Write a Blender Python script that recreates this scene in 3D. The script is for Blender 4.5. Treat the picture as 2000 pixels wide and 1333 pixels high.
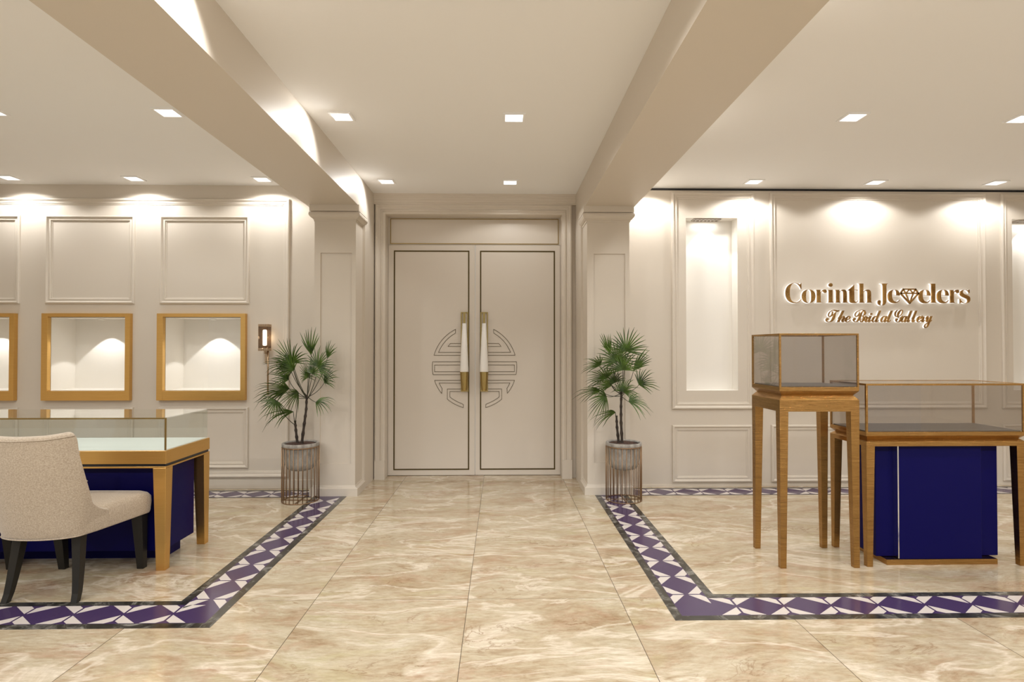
import bpy, bmesh, math, random
from mathutils import Vector, Matrix
random.seed(7)
S = bpy.context.scene
C = S.collection
for _o in list(bpy.data.objects):
    bpy.data.objects.remove(_o)

# ------------------------------------------------------------------ camera
F_PX = 1130.0
cd = bpy.data.cameras.new('camera'); cd.sensor_fit = 'HORIZONTAL'; cd.sensor_width = 36.0
cd.lens = F_PX / 2000.0 * 36.0; cd.clip_start = .05
cam = bpy.data.objects.new('camera', cd); C.objects.link(cam)
cam.location = (0, 0, 1.3)
cam.rotation_euler = (math.radians(90) + 0.01283, 0, -0.01947)
S.camera = cam

# ------------------------------------------------------------------ world (added ambient fill, entering through the open back)
w = bpy.data.worlds.new('world'); S.world = w; w.use_nodes = True
bgn = w.node_tree.nodes['Background']
bgn.inputs[0].default_value = (1.0, .985, .96, 1); bgn.inputs[1].default_value = .42

# ------------------------------------------------------------------ view
vs = S.view_settings
vs.view_transform = 'Standard'; vs.look = 'None'; vs.gamma = 1.0; vs.exposure = 0.36
vs.use_curve_mapping = False
S.cycles.max_bounces = 12; S.cycles.diffuse_bounces = 6; S.cycles.glossy_bounces = 6
S.cycles.transparent_max_bounces = 24; S.cycles.sample_clamp_indirect = 6.0

LIGHT_COL = (1.0, .985, .96)
SPOT_W = 14.5

# ------------------------------------------------------------------ dimensions
CEIL, CEILC = 2.82, 2.84
YL, YR = 5.42, 5.43            # faces of the left and right rear walls
BEAM_Z = 2.57
Y_BACK = -1.6                  # room end left open to admit the ambient fill
XL, XR = -6.2, 6.2

# ================================================================== materials
def new_mat(name):
    m = bpy.data.materials.new(name); m.use_nodes = True
    return m, m.node_tree, m.node_tree.nodes['Principled BSDF']
def plain(name, col, rough=.5, metal=0., spec=.5, coat=0.):
    m, t, b = new_mat(name)
    b.inputs['Base Color'].default_value = (*col, 1); b.inputs['Roughness'].default_value = rough
    b.inputs['Metallic'].default_value = metal; b.inputs['Specular IOR Level'].default_value = spec
    b.inputs['Coat Weight'].default_value = coat
    return m
def N(t, kind, **kw):
    n = t.nodes.new(kind)
    for k, v in kw.items(): setattr(n, k, v)
    return n
def ramp(t, stops, interp='LINEAR'):
    r = N(t, 'ShaderNodeValToRGB'); r.color_ramp.interpolation = interp
    e = r.color_ramp.elements
    while len(e) < len(stops): e.new(.5)
    for i, (p, c) in enumerate(stops):
        e[i].position = p; e[i].color = (*c, 1) if len(c) == 3 else c
    return r
def mapping(t, scale, rot=(0, 0, 0), coord='pos'):
    m = N(t, 'ShaderNodeMapping'); m.inputs['Scale'].default_value = scale; m.inputs['Rotation'].default_value = rot
    if coord == 'pos':
        g = N(t, 'ShaderNodeNewGeometry'); t.links.new(g.outputs['Position'], m.inputs[0])
    else:
        g = N(t, 'ShaderNodeTexCoord'); t.links.new(g.outputs['Object'], m.inputs[0])
    return m
def noise(t, vec, scale, detail=6, rough=.6, dist=0.):
    n = N(t, 'ShaderNodeTexNoise'); n.inputs['Scale'].default_value = scale; n.inputs['Detail'].default_value = detail
    n.inputs['Roughness'].default_value = rough; n.inputs['Distortion'].default_value = dist
    t.links.new(vec, n.inputs['Vector']); return n
def mathn(t, op, a, b=None, c=None):
    n = N(t, 'ShaderNodeMath', operation=op)
    for i, v in enumerate((a, b, c)):
        if v is None: continue
        if isinstance(v, (int, float)): n.inputs[i].default_value = v
        else: t.links.new(v, n.inputs[i])
    return n.outputs[0]
def mixc(t, fac, a, b, mode='MIX'):
    n = N(t, 'ShaderNodeMix', data_type='RGBA', blend_type=mode)
    for i, v in ((0, fac), (6, a), (7, b)):
        if isinstance(v, (int, float)): n.inputs[i].default_value = v
        elif isinstance(v, tuple): n.inputs[i].default_value = (*v, 1)
        else: t.links.new(v, n.inputs[i])
    return n.outputs[2]

def noisy(name, scale, c0, c1, rough=.8, mscale=(1, 1, 1), bump=.4, dist=.004):
    m, t, b = new_mat(name)
    mp = mapping(t, mscale, coord='obj'); n = noise(t, mp.outputs[0], scale, 8, .7)
    r = ramp(t, [(.33, c0), (.67, c1)]); t.links.new(n.outputs[0], r.inputs[0]); t.links.new(r.outputs[0], b.inputs['Base Color'])
    bp = N(t, 'ShaderNodeBump'); bp.inputs['Strength'].default_value = bump; bp.inputs['Distance'].default_value = dist
    t.links.new(n.outputs[0], bp.inputs['Height']); t.links.new(bp.outputs[0], b.inputs['Normal'])
    b.inputs['Roughness'].default_value = rough; return m
PAINT = plain('wall_paint', (.665, .605, .525), .45, spec=.3)
PAINT_C = plain('ceiling_paint', (.92, .925, .93), .8, spec=.2)
PAINT_D = plain('door_paint', (.665, .605, .53), .35, spec=.35)
WHITE = plain('white_lacquer', (.86, .84, .80), .4)
NICHE = plain('niche_white', (.84, .81, .755), .6)
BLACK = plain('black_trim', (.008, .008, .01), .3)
BRONZE_LINE = plain('dark_bronze', (.10, .07, .025), .35, metal=.8)
CHAIRLEG = plain('charcoal_wood', (.014, .0125, .010), .4, spec=.35)
SOIL = None

def make_marble(name, joints):
    m, t, b = new_mat(name)
    geo = N(t, 'ShaderNodeNewGeometry'); sep = N(t, 'ShaderNodeSeparateXYZ'); t.links.new(geo.outputs['Position'], sep.inputs[0])
    TW, X0, TL, Y0 = .789, -.169, 2.70, 3.018
    u = mathn(t, 'DIVIDE', mathn(t, 'SUBTRACT', sep.outputs[0], X0), TW)
    v = mathn(t, 'DIVIDE', mathn(t, 'SUBTRACT', sep.outputs[1], Y0), TL)
    cmb = N(t, 'ShaderNodeCombineXYZ')
    if joints:
        t.links.new(mathn(t, 'MULTIPLY', mathn(t, 'FLOOR', u), 3.7), cmb.inputs[0])
        t.links.new(mathn(t, 'MULTIPLY', mathn(t, 'FLOOR', v), 5.3), cmb.inputs[1])
        t.links.new(mathn(t, 'MULTIPLY', mathn(t, 'FLOOR', u), .35), cmb.inputs[2])
    add = N(t, 'ShaderNodeVectorMath', operation='ADD')
    t.links.new(geo.outputs['Position'], add.inputs[0]); t.links.new(cmb.outputs[0], add.inputs[1])
    # warp the coordinates so bands wander
    wn = noise(t, add.outputs[0], 1.1, 3, .5)
    wv = N(t, 'ShaderNodeVectorMath', operation='MULTIPLY_ADD')
    t.links.new(wn.outputs['Color'], wv.inputs[0]); wv.inputs[1].default_value = (.38, .38, .2); t.links.new(add.outputs[0], wv.inputs[2])
    mp = N(t, 'ShaderNodeMapping'); mp.inputs['Scale'].default_value = (1.0, 2.7, 1); mp.inputs['Rotation'].default_value = (0, 0, -.16)
    t.links.new(wv.outputs[0], mp.inputs[0])
    P = mp.outputs[0]
    n1 = noise(t, P, 2.0, 14, .74, .3)
    base = ramp(t, [(.30, (.30, .19, .11)), (.385, (.46, .355, .235)), (.46, (.55, .465, .335)), (.56, (.61, .54, .41)), (.68, (.78, .73, .63))])
    t.links.new(n1.outputs[0], base.inputs[0])
    n2 = noise(t, P, 2.3, 14, .76, .5)
    pk = ramp(t, [(.50, (0, 0, 0)), (.66, (1, 1, 1))]); t.links.new(n2.outputs[0], pk.inputs[0])
    col = mixc(t, mathn(t, 'MULTIPLY', pk.outputs[0], .5), base.outputs[0], (.48, .27, .18))
    n3 = noise(t, P, 1.9, 8, .6, 1.2)
    gk = ramp(t, [(.55, (0, 0, 0)), (.68, (1, 1, 1))]); t.links.new(n3.outputs[0], gk.inputs[0])
    col = mixc(t, mathn(t, 'MULTIPLY', gk.outputs[0], .35), col, (.50, .46, .22))
    # white veins: ridge of a warped noise
    n4 = noise(t, P, .95, 9, .55, .9)
    rid = mathn(t, 'ABSOLUTE', mathn(t, 'SUBTRACT', n4.outputs[0], .5))
    vk = ramp(t, [(0, (1, 1, 1)), (.006, (.7, .7, .7)), (.028, (0, 0, 0))]); t.links.new(rid, vk.inputs[0])
    col = mixc(t, mathn(t, 'MULTIPLY', vk.outputs[0], .75), col, (.86, .79, .68))
    # brown hair veins
    n5 = noise(t, P, 1.7, 9, .6, 1.6)
    rid2 = mathn(t, 'ABSOLUTE', mathn(t, 'SUBTRACT', n5.outputs[0], .47))
    bk = ramp(t, [(0, (1, 1, 1)), (.006, (.5, .5, .5)), (.018, (0, 0, 0))]); t.links.new(rid2, bk.inputs[0])
    n6 = noise(t, P, 1.3, 3, .5)
    gate = ramp(t, [(.48, (0, 0, 0)), (.62, (1, 1, 1))]); t.links.new(n6.outputs[0], gate.inputs[0])
    col = mixc(t, mathn(t, 'MULTIPLY', mathn(t, 'MULTIPLY', bk.outputs[0], gate.outputs[0]), .7), col, (.27, .15, .07))
    # fine grain
    mp2 = mapping(t, (2.5, 9, 1), (0, 0, -.12)); n7 = noise(t, mp2.outputs[0], 6, 8, .7)
    gr = ramp(t, [(.32, (.66, .61, .54)), (.62, (.95, .94, .925))]); t.links.new(n7.outputs[0], gr.inputs[0])
    col = mixc(t, .8, col, gr.outputs[0], 'MULTIPLY')
    if joints:
        fu = mathn(t, 'FRACT', u); fv = mathn(t, 'FRACT', v)
        du = mathn(t, 'MULTIPLY', mathn(t, 'MINIMUM', fu, mathn(t, 'SUBTRACT', 1.0, fu)), TW)
        dv = mathn(t, 'MULTIPLY', mathn(t, 'MINIMUM', fv, mathn(t, 'SUBTRACT', 1.0, fv)), TL)
        j1 = mathn(t, 'LESS_THAN', du, .0016); j2 = mathn(t, 'MULTIPLY', mathn(t, 'LESS_THAN', dv, .0022), .55)
        j = mathn(t, 'MAXIMUM', j1, j2)
        col = mixc(t, mathn(t, 'MULTIPLY', j, .85), col, (.06, .04, .025))
    t.links.new(col, b.inputs['Base Color'])
    b.inputs['Roughness'].default_value = .13; b.inputs['Specular IOR Level'].default_value = .45
    return m
MARBLE = make_marble('cream_marble_slabs', True)
MARBLE_IN = make_marble('cream_marble', False)

def dark_marble():
    m, t, b = new_mat('grey_veined_marble')
    mp = mapping(t, (1, 1, 1)); n = noise(t, mp.outputs[0], 7, 10, .7, 1.5)
    r = ramp(t, [(.38, (.02, .019, .016)), (.52, (.055, .052, .045)), (.60, (.15, .145, .13)), (.70, (.45, .44, .42))])
    t.links.new(n.outputs[0], r.inputs[0]); t.links.new(r.outputs[0], b.inputs['Base Color'])
    b.inputs['Roughness'].default_value = .18
    return m
DMARBLE = dark_marble()
PURPLE = plain('violet_stone', (.062, .038, .105), .16)
INWHITE = plain('white_stone', (.66, .61, .58), .2)

def gold_satin():
    m, t, b = new_mat('satin_gold')
    mp = mapping(t, (1.5, 1.5, 90), coord='obj'); n = noise(t, mp.outputs[0], 6, 4, .6)
    r = ramp(t, [(.3, (.70, .42, .13)), (.7, (.76, .48, .165))]); t.links.new(n.outputs[0], r.inputs[0])
    t.links.new(r.outputs[0], b.inputs['Base Color'])
    b.inputs['Metallic'].default_value = 1.; b.inputs['Roughness'].default_value = .33
    return m
GOLD = gold_satin()
def gold_brushed():
    m, t, b = new_mat('brushed_bronze_gold')
    mp = mapping(t, (2.0, 2.0, 260), coord='obj'); n = noise(t, mp.outputs[0], 3, 6, .8)
    r = ramp(t, [(.36, (.15, .07, .018)), (.46, (.36, .195, .06)), (.62, (.60, .37, .135))]); t.links.new(n.outputs[0], r.inputs[0])
    t.links.new(r.outputs[0], b.inputs['Base Color'])
    bp = N(t, 'ShaderNodeBump'); bp.inputs['Strength'].default_value = .5; bp.inputs['Distance'].default_value = .002
    t.links.new(n.outputs[0], bp.inputs['Height']); t.links.new(bp.outputs[0], b.inputs['Normal'])
    b.inputs['Metallic'].default_value = 1.; b.inputs['Roughness'].default_value = .19
    return m
BGOLD = gold_brushed()
BRASS = plain('polished_brass', (.42, .31, .12), .25, metal=1.)
SCONCE = plain('aged_brass', (.46, .33, .21), .3, metal=1.)
WIRE = plain('antique_bronze_wire', (.34, .22, .13), .38, metal=.9)
SIGNGOLD = noisy('sign_gold', 9, (.24, .12, .035), (.62, .38, .14), .2, bump=.6, dist=.01); SIGNGOLD.node_tree.nodes['Principled BSDF'].inputs['Metallic'].default_value = 1.
NAVY = plain('navy_lacquer', (.0022, .0016, .062), .45, spec=.12)
WHITEFELT = plain('white_display_fabric', (.74, .78, .76), .9, spec=.1)
GREYDECK = plain('taupe_display_deck', (.10, .085, .075), .35)

def emis(name, col, s):
    m = bpy.data.materials.new(name); m.use_nodes = True; t = m.node_tree
    t.nodes.remove(t.nodes['Principled BSDF']); e = N(t, 'ShaderNodeEmission')
    e.inputs[0].default_value = (*col, 1); e.inputs[1].default_value = s
    t.links.new(e.outputs[0], t.nodes['Material Output'].inputs[0]); return m
DIFFUSER = emis('lamp_diffuser', (1, .98, .95), 2.2)
BULB = emis('sconce_bulb', (1, .93, .82), 4.0)
HALO = emis('sign_backlight', (1, .97, .92), 1.3)

def glass(name, tint, gloss=1.0):
    m = bpy.data.materials.new(name); m.use_nodes = True; t = m.node_tree
    t.nodes.remove(t.nodes['Principled BSDF'])
    tr = N(t, 'ShaderNodeBsdfTransparent'); tr.inputs[0].default_value = (*tint, 1)
    gl = N(t, 'ShaderNodeBsdfGlossy'); gl.inputs['Roughness'].default_value = .0
    gl.inputs['Color'].default_value = (gloss, gloss, gloss, 1)
    fr = N(t, 'ShaderNodeFresnel'); ge = N(t, 'ShaderNodeNewGeometry')   # same reflectance on entry and exit faces
    t.links.new(mathn(t, 'SUBTRACT', 1.5, mathn(t, 'MULTIPLY', ge.outputs['Backfacing'], .8333)), fr.inputs[0])
    mx = N(t, 'ShaderNodeMixShader'); t.links.new(fr.outputs[0], mx.inputs[0])
    t.links.new(tr.outputs[0], mx.inputs[1]); t.links.new(gl.outputs[0], mx.inputs[2])
    t.links.new(mx.outputs[0], t.nodes['Material Output'].inputs[0]); return m
GLASS = glass('clear_glass', (.95, .965, .955))
GLASS_S = glass('smoked_glass', (.86, .845, .83))
GLASS_N = glass('niche_glass', (.99, .99, .985))
SHADEGL = glass('sconce_mesh_glass', (.74, .68, .62), .25)

def fabric():
    m, t, b = new_mat('beige_upholstery')
    mp = mapping(t, (1, 1, 1), coord='obj'); n = noise(t, mp.outputs[0], 170, 3, .7)
    r = ramp(t, [(.35, (.35, .28, .205)), (.65, (.51, .43, .335))]); t.links.new(n.outputs[0], r.inputs[0])
    t.links.new(r.outputs[0], b.inputs['Base Color'])
    bp = N(t, 'ShaderNodeBump'); bp.inputs['Strength'].default_value = .25; bp.inputs['Distance'].default_value = .002
    t.links.new(n.outputs[0], bp.inputs['Height']); t.links.new(bp.outputs[0], b.inputs['Normal'])
    b.inputs['Roughness'].default_value = .9; b.inputs['Sheen Weight'].default_value = .4
    b.inputs['Specular IOR Level'].default_value = .15
    return m
FABRIC = fabric()
CONCRETE = noisy('grey_concrete_pot', 26, (.20, .185, .165), (.44, .415, .38), .75, (1, 1, .35))
SOILM = noisy('potting_soil', 60, (.03, .016, .012), (.13, .07, .05), .95, bump=1., dist=.01)
BARK = noisy('palm_trunk', 60, (.018, .012, .009), (.06, .042, .03), .8, (1, 1, .5), bump=.8)
LEAF = noisy('palm_leaf', 9, (.010, .030, .004), (.105, .20, .022), .38, bump=0)
STEM = plain('palm_petiole', (.03, .032, .012), .5)
VENTM = plain('vent_metal', (.45, .40, .36), .4, metal=.3)

# ================================================================== mesh helpers
def bx(bm, x0, x1, y0, y1, z0, z1, mi=0):
    v = [bm.verts.new(p) for p in ((x0, y0, z0), (x1, y0, z0), (x1, y1, z0), (x0, y1, z0), (x0, y0, z1), (x1, y0, z1), (x1, y1, z1), (x0, y1, z1))]
    for f in ((0, 3, 2, 1), (4, 5, 6, 7), (0, 1, 5, 4), (1, 2, 6, 5), (2, 3, 7, 6), (3, 0, 4, 7)):
        bm.faces.new([v[i] for i in f]).material_index = mi
def prism(bm, loop0, loop1, cap=True):
    a = [bm.verts.new(p) for p in loop0]; b = [bm.verts.new(p) for p in loop1]; n = len(a)
    for i in range(n): bm.faces.new((a[i], a[(i + 1) % n], b[(i + 1) % n], b[i]))
    if cap: bm.faces.new(a[::-1]); bm.faces.new(b)
def loft(bm, loops, cap=True, closed=True):
    R = [[bm.verts.new(p) for p in l] for l in loops]; n = len(R[0])
    for a, b in zip(R, R[1:]):
        for i in range(n if closed else n - 1): bm.faces.new((a[i], a[(i + 1) % n], b[(i + 1) % n], b[i]))
    if cap: bm.faces.new(R[0][::-1]); bm.faces.new(R[-1])
def tube(bm, pts, r, seg=8, r1=None):
    pts = [Vector(p) for p in pts]; loops = []; n = len(pts)
    t0 = (pts[1] - pts[0]).normalized(); up = Vector((0, 0, 1)) if abs(t0.z) < .9 else Vector((0, 1, 0))
    nr = t0.cross(up).normalized()
    for i, p in enumerate(pts):
        t = (pts[min(i + 1, n - 1)] - pts[max(i - 1, 0)]).normalized()
        nr = (nr - t * nr.dot(t)).normalized(); bn = t.cross(nr)
        rr = r if r1 is None else r + (r1 - r) * i / (n - 1)
        loops.append([p + (nr * math.cos(2 * math.pi * k / seg) + bn * math.sin(2 * math.pi * k / seg)) * rr for k in range(seg)])
    loft(bm, loops)
def lathe(bm, prof, seg=48, c=(0, 0)):
    loops = [[(c[0] + r * math.cos(2 * math.pi * k / seg), c[1] + r * math.sin(2 * math.pi * k / seg), z) for k in range(seg)] for r, z in prof]
    loft(bm, loops)
def obj(name, bm, mat, parent=None, smooth=False, bevel=0., mats=None, loc=None):
    bmesh.ops.recalc_face_normals(bm, faces=bm.faces[:])
    me = bpy.data.meshes.new(name); bm.to_mesh(me); bm.free()
    o = bpy.data.objects.new(name, me); C.objects.link(o)
    for mm in (mats or [mat]): me.materials.append(mm)
    if smooth:
        for p in me.polygons: p.use_smooth = True
    if bevel > 0:
        bv = o.modifiers.new('bevel', 'BEVEL'); bv.width = bevel; bv.segments = 2; bv.limit_method = 'ANGLE'; bv.angle_limit = .6
    if parent: o.parent = parent
    if loc: o.location = loc
    return o
def BM(): return bmesh.new()
def boxo(name, dims, mat, parent=None, bevel=0.):
    bm = BM(); bx(bm, *dims); return obj(name, bm, mat, parent, bevel=bevel)
def thing(name, label, cat, loc=(0, 0, 0), rz=0., group=None):
    o = bpy.data.objects.new(name, None); C.objects.link(o); o.location = loc; o.rotation_euler = (0, 0, rz)
    o['label'] = label; o['category'] = cat; o.empty_display_size = .1
    if group: o['group'] = group
    return o
def tag(o, label, cat, group=None):
    o['label'] = label; o['category'] = cat
    if group: o['group'] = group
    return o
def struct(o, label=None):
    o['kind'] = 'structure'
    if label: o['label'] = label
    return o
def copy_tree(o, parent=None):
    c = o.copy(); C.objects.link(c)
    if parent: c.parent = parent
    for ch in o.children: copy_tree(ch, c)
    return c
def frame_mesh(bm, x0, x1, z0, z1, Y, prof, sides='all'):
    """moulding swept round a rectangle on a wall facing -Y; prof = (distance in from the outer edge, projection)"""
    R = []
    for d, p in prof:
        y = Y - p
        R.append([(x0 + d, y, z0 + d), (x0 + d, y, z1 - d), (x1 - d, y, z1 - d), (x1 - d, y, z0 + d)] if sides == 'all'
                 else [(x0 + d, y, z0), (x0 + d, y, z1 - d), (x1 - d, y, z1 - d), (x1 - d, y, z0)])
    V = [[bm.verts.new(p) for p in l] for l in R]
    m = 4 if sides == 'all' else 3
    for a, b in zip(V, V[1:]):
        for i in range(m): bm.faces.new((a[i], a[(i + 1) % 4], b[(i + 1) % 4], b[i]))
    if sides != 'all':
        bm.faces.new([l[0] for l in V]); bm.faces.new([l[3] for l in V][::-1])
MOULD = [(0, 0), (0, .016), (.004, .022), (.014, .024), (.02, .018), (.026, .010), (.036, .009), (.038, .013), (.044, .013), (.047, .006), (.055, .005), (.057, 0)]
def sc(prof, s, k=1.): return [(d * s, p * k) for d, p in prof]

def wall_holes(bm, x0, x1, z0, z1, Y, holes, mi=0):
    xs = sorted({x0, x1, *[h[0] for h in holes], *[h[1] for h in holes]}); zs = sorted({z0, z1, *[h[2] for h in holes], *[h[3] for h in holes]})
    def inh(xc, zc): return any(h[0] < xc < h[1] and h[2] < zc < h[3] for h in holes)
    vs_ = {}
    def V(x, z):
        if (x, z) not in vs_: vs_[(x, z)] = bm.verts.new((x, Y, z))
        return vs_[(x, z)]
    for a, b in zip(xs, xs[1:]):
        for c, d in zip(zs, zs[1:]):
            if not inh((a + b) / 2, (c + d) / 2): bm.faces.new((V(a, c), V(b, c), V(b, d), V(a, d)))
    for h in holes:   # recess: sides and back
        a, b, c, d, dep = h
        f = [(a, c), (b, c), (b, d), (a, d)]
        fr = [bm.verts.new((x, Y, z)) for x, z in f]; bk = [bm.verts.new((x, Y + dep, z)) for x, z in f]
        for i in range(4): bm.faces.new((fr[i], fr[(i + 1) % 4], bk[(i + 1) % 4], bk[i]))
        bm.faces.new(bk)
        bm.faces.ensure_lookup_table()
        for fi in range(1, 6): bm.faces[-fi].material_index = mi

# ================================================================== room shell
Xc0, Xc1 = -1.262, .752            # corridor side faces
# floor: slabs with joints in the aisle, jointless marble inside the inlaid borders
bm = BM()
LX0, LX1, LY0, LY1 = -4.9, -1.640, 3.020, 5.09
RX0, RX1, RY0, RY1 = 1.121, 4.9, 3.052, 5.10
xs = [XL, LX0, LX1, RX0, RX1, XR]; ysA = [Y_BACK, LY0, LY1, 6.1]
def quad(bm, x0, x1, y0, y1, z, mi):
    f = bm.faces.new([bm.verts.new(p) for p in ((x0, y0, z), (x1, y0, z), (x1, y1, z), (x0, y1, z))]); f.material_index = mi
quad(bm, XL, XR, Y_BACK, LY0, 0, 0)
quad(bm, XL, LX0, LY0, 6.1, 0, 0); quad(bm, LX0, LX1, LY0, LY1, 0, 1); quad(bm, LX0, LX1, LY1, 6.1, 0, 0)
quad(bm, LX1, RX0, LY0, 6.1, 0, 0)
quad(bm, RX0, XR, LY0, RY0, 0, 0); quad(bm, RX0, RX1, RY0, RY1, 0, 1); quad(bm, RX0, RX1, RY1, 6.1, 0, 0); quad(bm, RX1, XR, RY0, 6.1, 0, 0)
floor = struct(obj('floor', bm, None, mats=[MARBLE, MARBLE_IN]), 'polished cream marble slab floor with long slabs down the aisle')
for f in floor.data.polygons:
    if f.normal.z < 0: f.flip()

# ceilings
bm = BM()
bx(bm, XL, -1.5, Y_BACK, 5.7, CEIL, CEIL + .1); bx(bm, 1.0, XR, Y_BACK, 5.7, CEIL, CEIL + .1); bx(bm, -1.5, 1.0, Y_BACK, 6.1, CEILC, CEILC + .1)
struct(obj('ceiling', bm, PAINT_C), 'smooth off-white ceiling in three bays between the beams')
# beams
struct(boxo('trim_1', (-1.720, Xc0, Y_BACK, 5.83, BEAM_Z, CEILC + .05), PAINT), 'dropped ceiling beam left of the aisle')
struct(boxo('trim_2', (Xc1, 1.198, Y_BACK, 5.83, BEAM_Z, CEILC + .05), PAINT), 'dropped ceiling beam right of the aisle')

# left rear wall with three lit display recesses
NZ0, NZ1 = .905, 1.592
NX = [(-5.20, -4.49), (-4.152, -3.445), (-3.108, -2.394)]
bm = BM(); wall_holes(bm, XL, -1.28, 0, CEIL + .02, YL, [(a, b, NZ0, NZ1, .32) for a, b in NX])
struct(obj('wall_left', bm, PAINT), 'cream panelled wall with gold framed display niches')
# right rear wall with two tall recesses
RN = [(1.752, 2.243), (4.892, 5.38)]
bm = BM(); wall_holes(bm, .76, XR, 0, 2.797, YR, [(a, b, .903, 2.538, .135) for a, b in RN], 1)
bx(bm, .76, XR, YR + .14, YR + .2, 2.6, CEIL + .02)
struct(obj('wall_right', bm, None, mats=[PAINT, NICHE]), 'cream panelled wall behind the shop sign and bronze showcases')
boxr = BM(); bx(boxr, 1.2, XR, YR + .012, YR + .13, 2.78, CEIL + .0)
struct(obj('trim_3', boxr, BLACK), 'black strip standing for the shade in the gap between right wall panelling and ceiling')  # black box put in as the shade of the open gap
# far side walls of the shop, just outside the view
struct(boxo('wall_far_left', (XL - .1, XL, Y_BACK, 5.9, 0, CEIL), PAINT), 'plain side wall beyond the left edge of the photo'); struct(boxo('wall_far_right', (XR, XR + .1, Y_BACK, 5.9, 0, CEIL), PAINT), 'plain side wall beyond the right edge of the photo')
# entrance recess: the return walls either side and the wall round the doors
bm = BM(); bx(bm, -1.72, Xc0, 5.40, 6.1, 0, BEAM_Z); bx(bm, Xc1, 1.198, 5.41, 6.1, 0, BEAM_Z)
bx(bm, Xc0, -1.154, 5.82, 6.1, 0, CEILC); bx(bm, .614, Xc1, 5.82, 6.1, 0, CEILC); bx(bm, -1.154, .614, 5.82, 6.1, 2.645, CEILC)
struct(obj('wall_entrance', bm, PAINT), 'cream return walls and lintel round the entrance doors')

# pilasters with recessed panel, capital and base
def pilaster(name, x0, x1, bx0, bx1, px0, px1, side, lab):
    y0, y1 = 5.15, 5.43
    bm = BM(); zt = BEAM_Z
    wall_holes(bm, x0, x1, 0, zt, y0, [(px0, px1, .28, 2.148, .013)])
    for x in (x0, x1):
        bm.faces.new([bm.verts.new(p) for p in ((x, y0, 0), (x, y1, 0), (x, y1, zt), (x, y0, zt))])
    root = obj(name, bm, PAINT)
    struct(root, lab)
    # capital: ovolo under a flat fascia, swept round front and both sides
    prof = [(0, 2.432), (.006, 2.432), (.006, 2.447), (.014, 2.450), (.030, 2.462), (.041, 2.478), (.043, 2.492), (.038, 2.504), (.034, 2.508), (.020, 2.508), (.020, 2.514), (.036, 2.514), (.036, BEAM_Z)]
    bm = BM(); L = []
    for d, z in prof: L.append([(x0 - d, y1, z), (x0 - d, y0 - d, z), (x1 + d, y0 - d, z), (x1 + d, y1, z)])
    loft(bm, L, cap=False, closed=False); obj('capital', bm, PAINT, root)
    prof = [(.0, .092), (.004, .09), (.008, .078), (.02, .070), (.028, .066), (.028, 0)]
    bm = BM(); L = []
    for d, z in prof: L.append([(x0 - d, y1, z), (x0 - d, y0 - d, z), (x1 + d, y0 - d, z), (x1 + d, y1, z)])
    loft(bm, L, cap=False, closed=False); obj('base', bm, PAINT, root)
    return root
pilaster('trim_4', -1.650, -1.286, 0, 0, -1.597, -1.322, 1, 'panelled pilaster left of the entrance')
pilaster('trim_5', .772, 1.152, 0, 0, .832, 1.112, 1, 'panelled pilaster right of the entrance')

# baseboard under the left wall panelling and the big frame round it
bm = BM(); bx(bm, XL, -1.66, 5.406, YL, 0, .085); struct(obj('baseboard_left', bm, PAINT, bevel=.004), 'plain baseboard under the left panelled wall')
bm = BM(); bx(bm, 1.2, XR, 5.422, YR, 0, .02); struct(obj('baseboard_right', bm, PAINT), 'very low baseboard under the right panelled wall')
ti = [6]
def mould(x0, x1, z0, z1, Y, prof=MOULD, label=None, mat=None):
    bm = BM(); frame_mesh(bm, x0, x1, z0, z1, Y, prof)
    o = struct(obj('trim_%d' % ti[0], bm, mat or PAINT), label); ti[0] += 1; return o
BIG = [(0, 0), (0, .02), (.006, .028), (.018, .028), (.026, .018), (.034, .014), (.046, .014), (.05, .008), (.058, .006), (.062, 0)]
mould(-6.0, -1.963, .107, 2.690, YL, BIG, 'large moulding framing the whole left wall')
for (a, b), which in zip(NX, ('the gold niche cut by the left edge', 'the middle gold niche', 'the gold niche nearest the sconce')):
    mould(a - .046, b + .058, 1.713, 2.530, YL, MOULD, 'square wall moulding above ' + which)
    mould(a - .046, b + .058, .193, .755, YL, MOULD, 'low wall moulding below ' + which)
mould(1.612, 2.398, .728, 2.777, YR, sc(MOULD, 1.15, 1.1), 'tall wall moulding round the lit recess beside the right pilaster')
mould(2.549, 4.624, .730, 2.777, YR, sc(MOULD, 1.15, 1.1), 'wide wall moulding round the shop sign')
mould(4.775, 5.56, .729, 2.777, YR, sc(MOULD, 1.15, 1.1), 'tall wall moulding round the recess at the right edge')
mould(1.613, 2.372, .042, .578, YR, MOULD, 'low wall moulding under the tall recess beside the right pilaster')
mould(2.553, 4.624, .042, .578, YR, MOULD, 'wide low wall moulding below the shop sign')
mould(4.775, 5.56, .042, .578, YR, MOULD, 'low wall moulding at the right edge')

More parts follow.
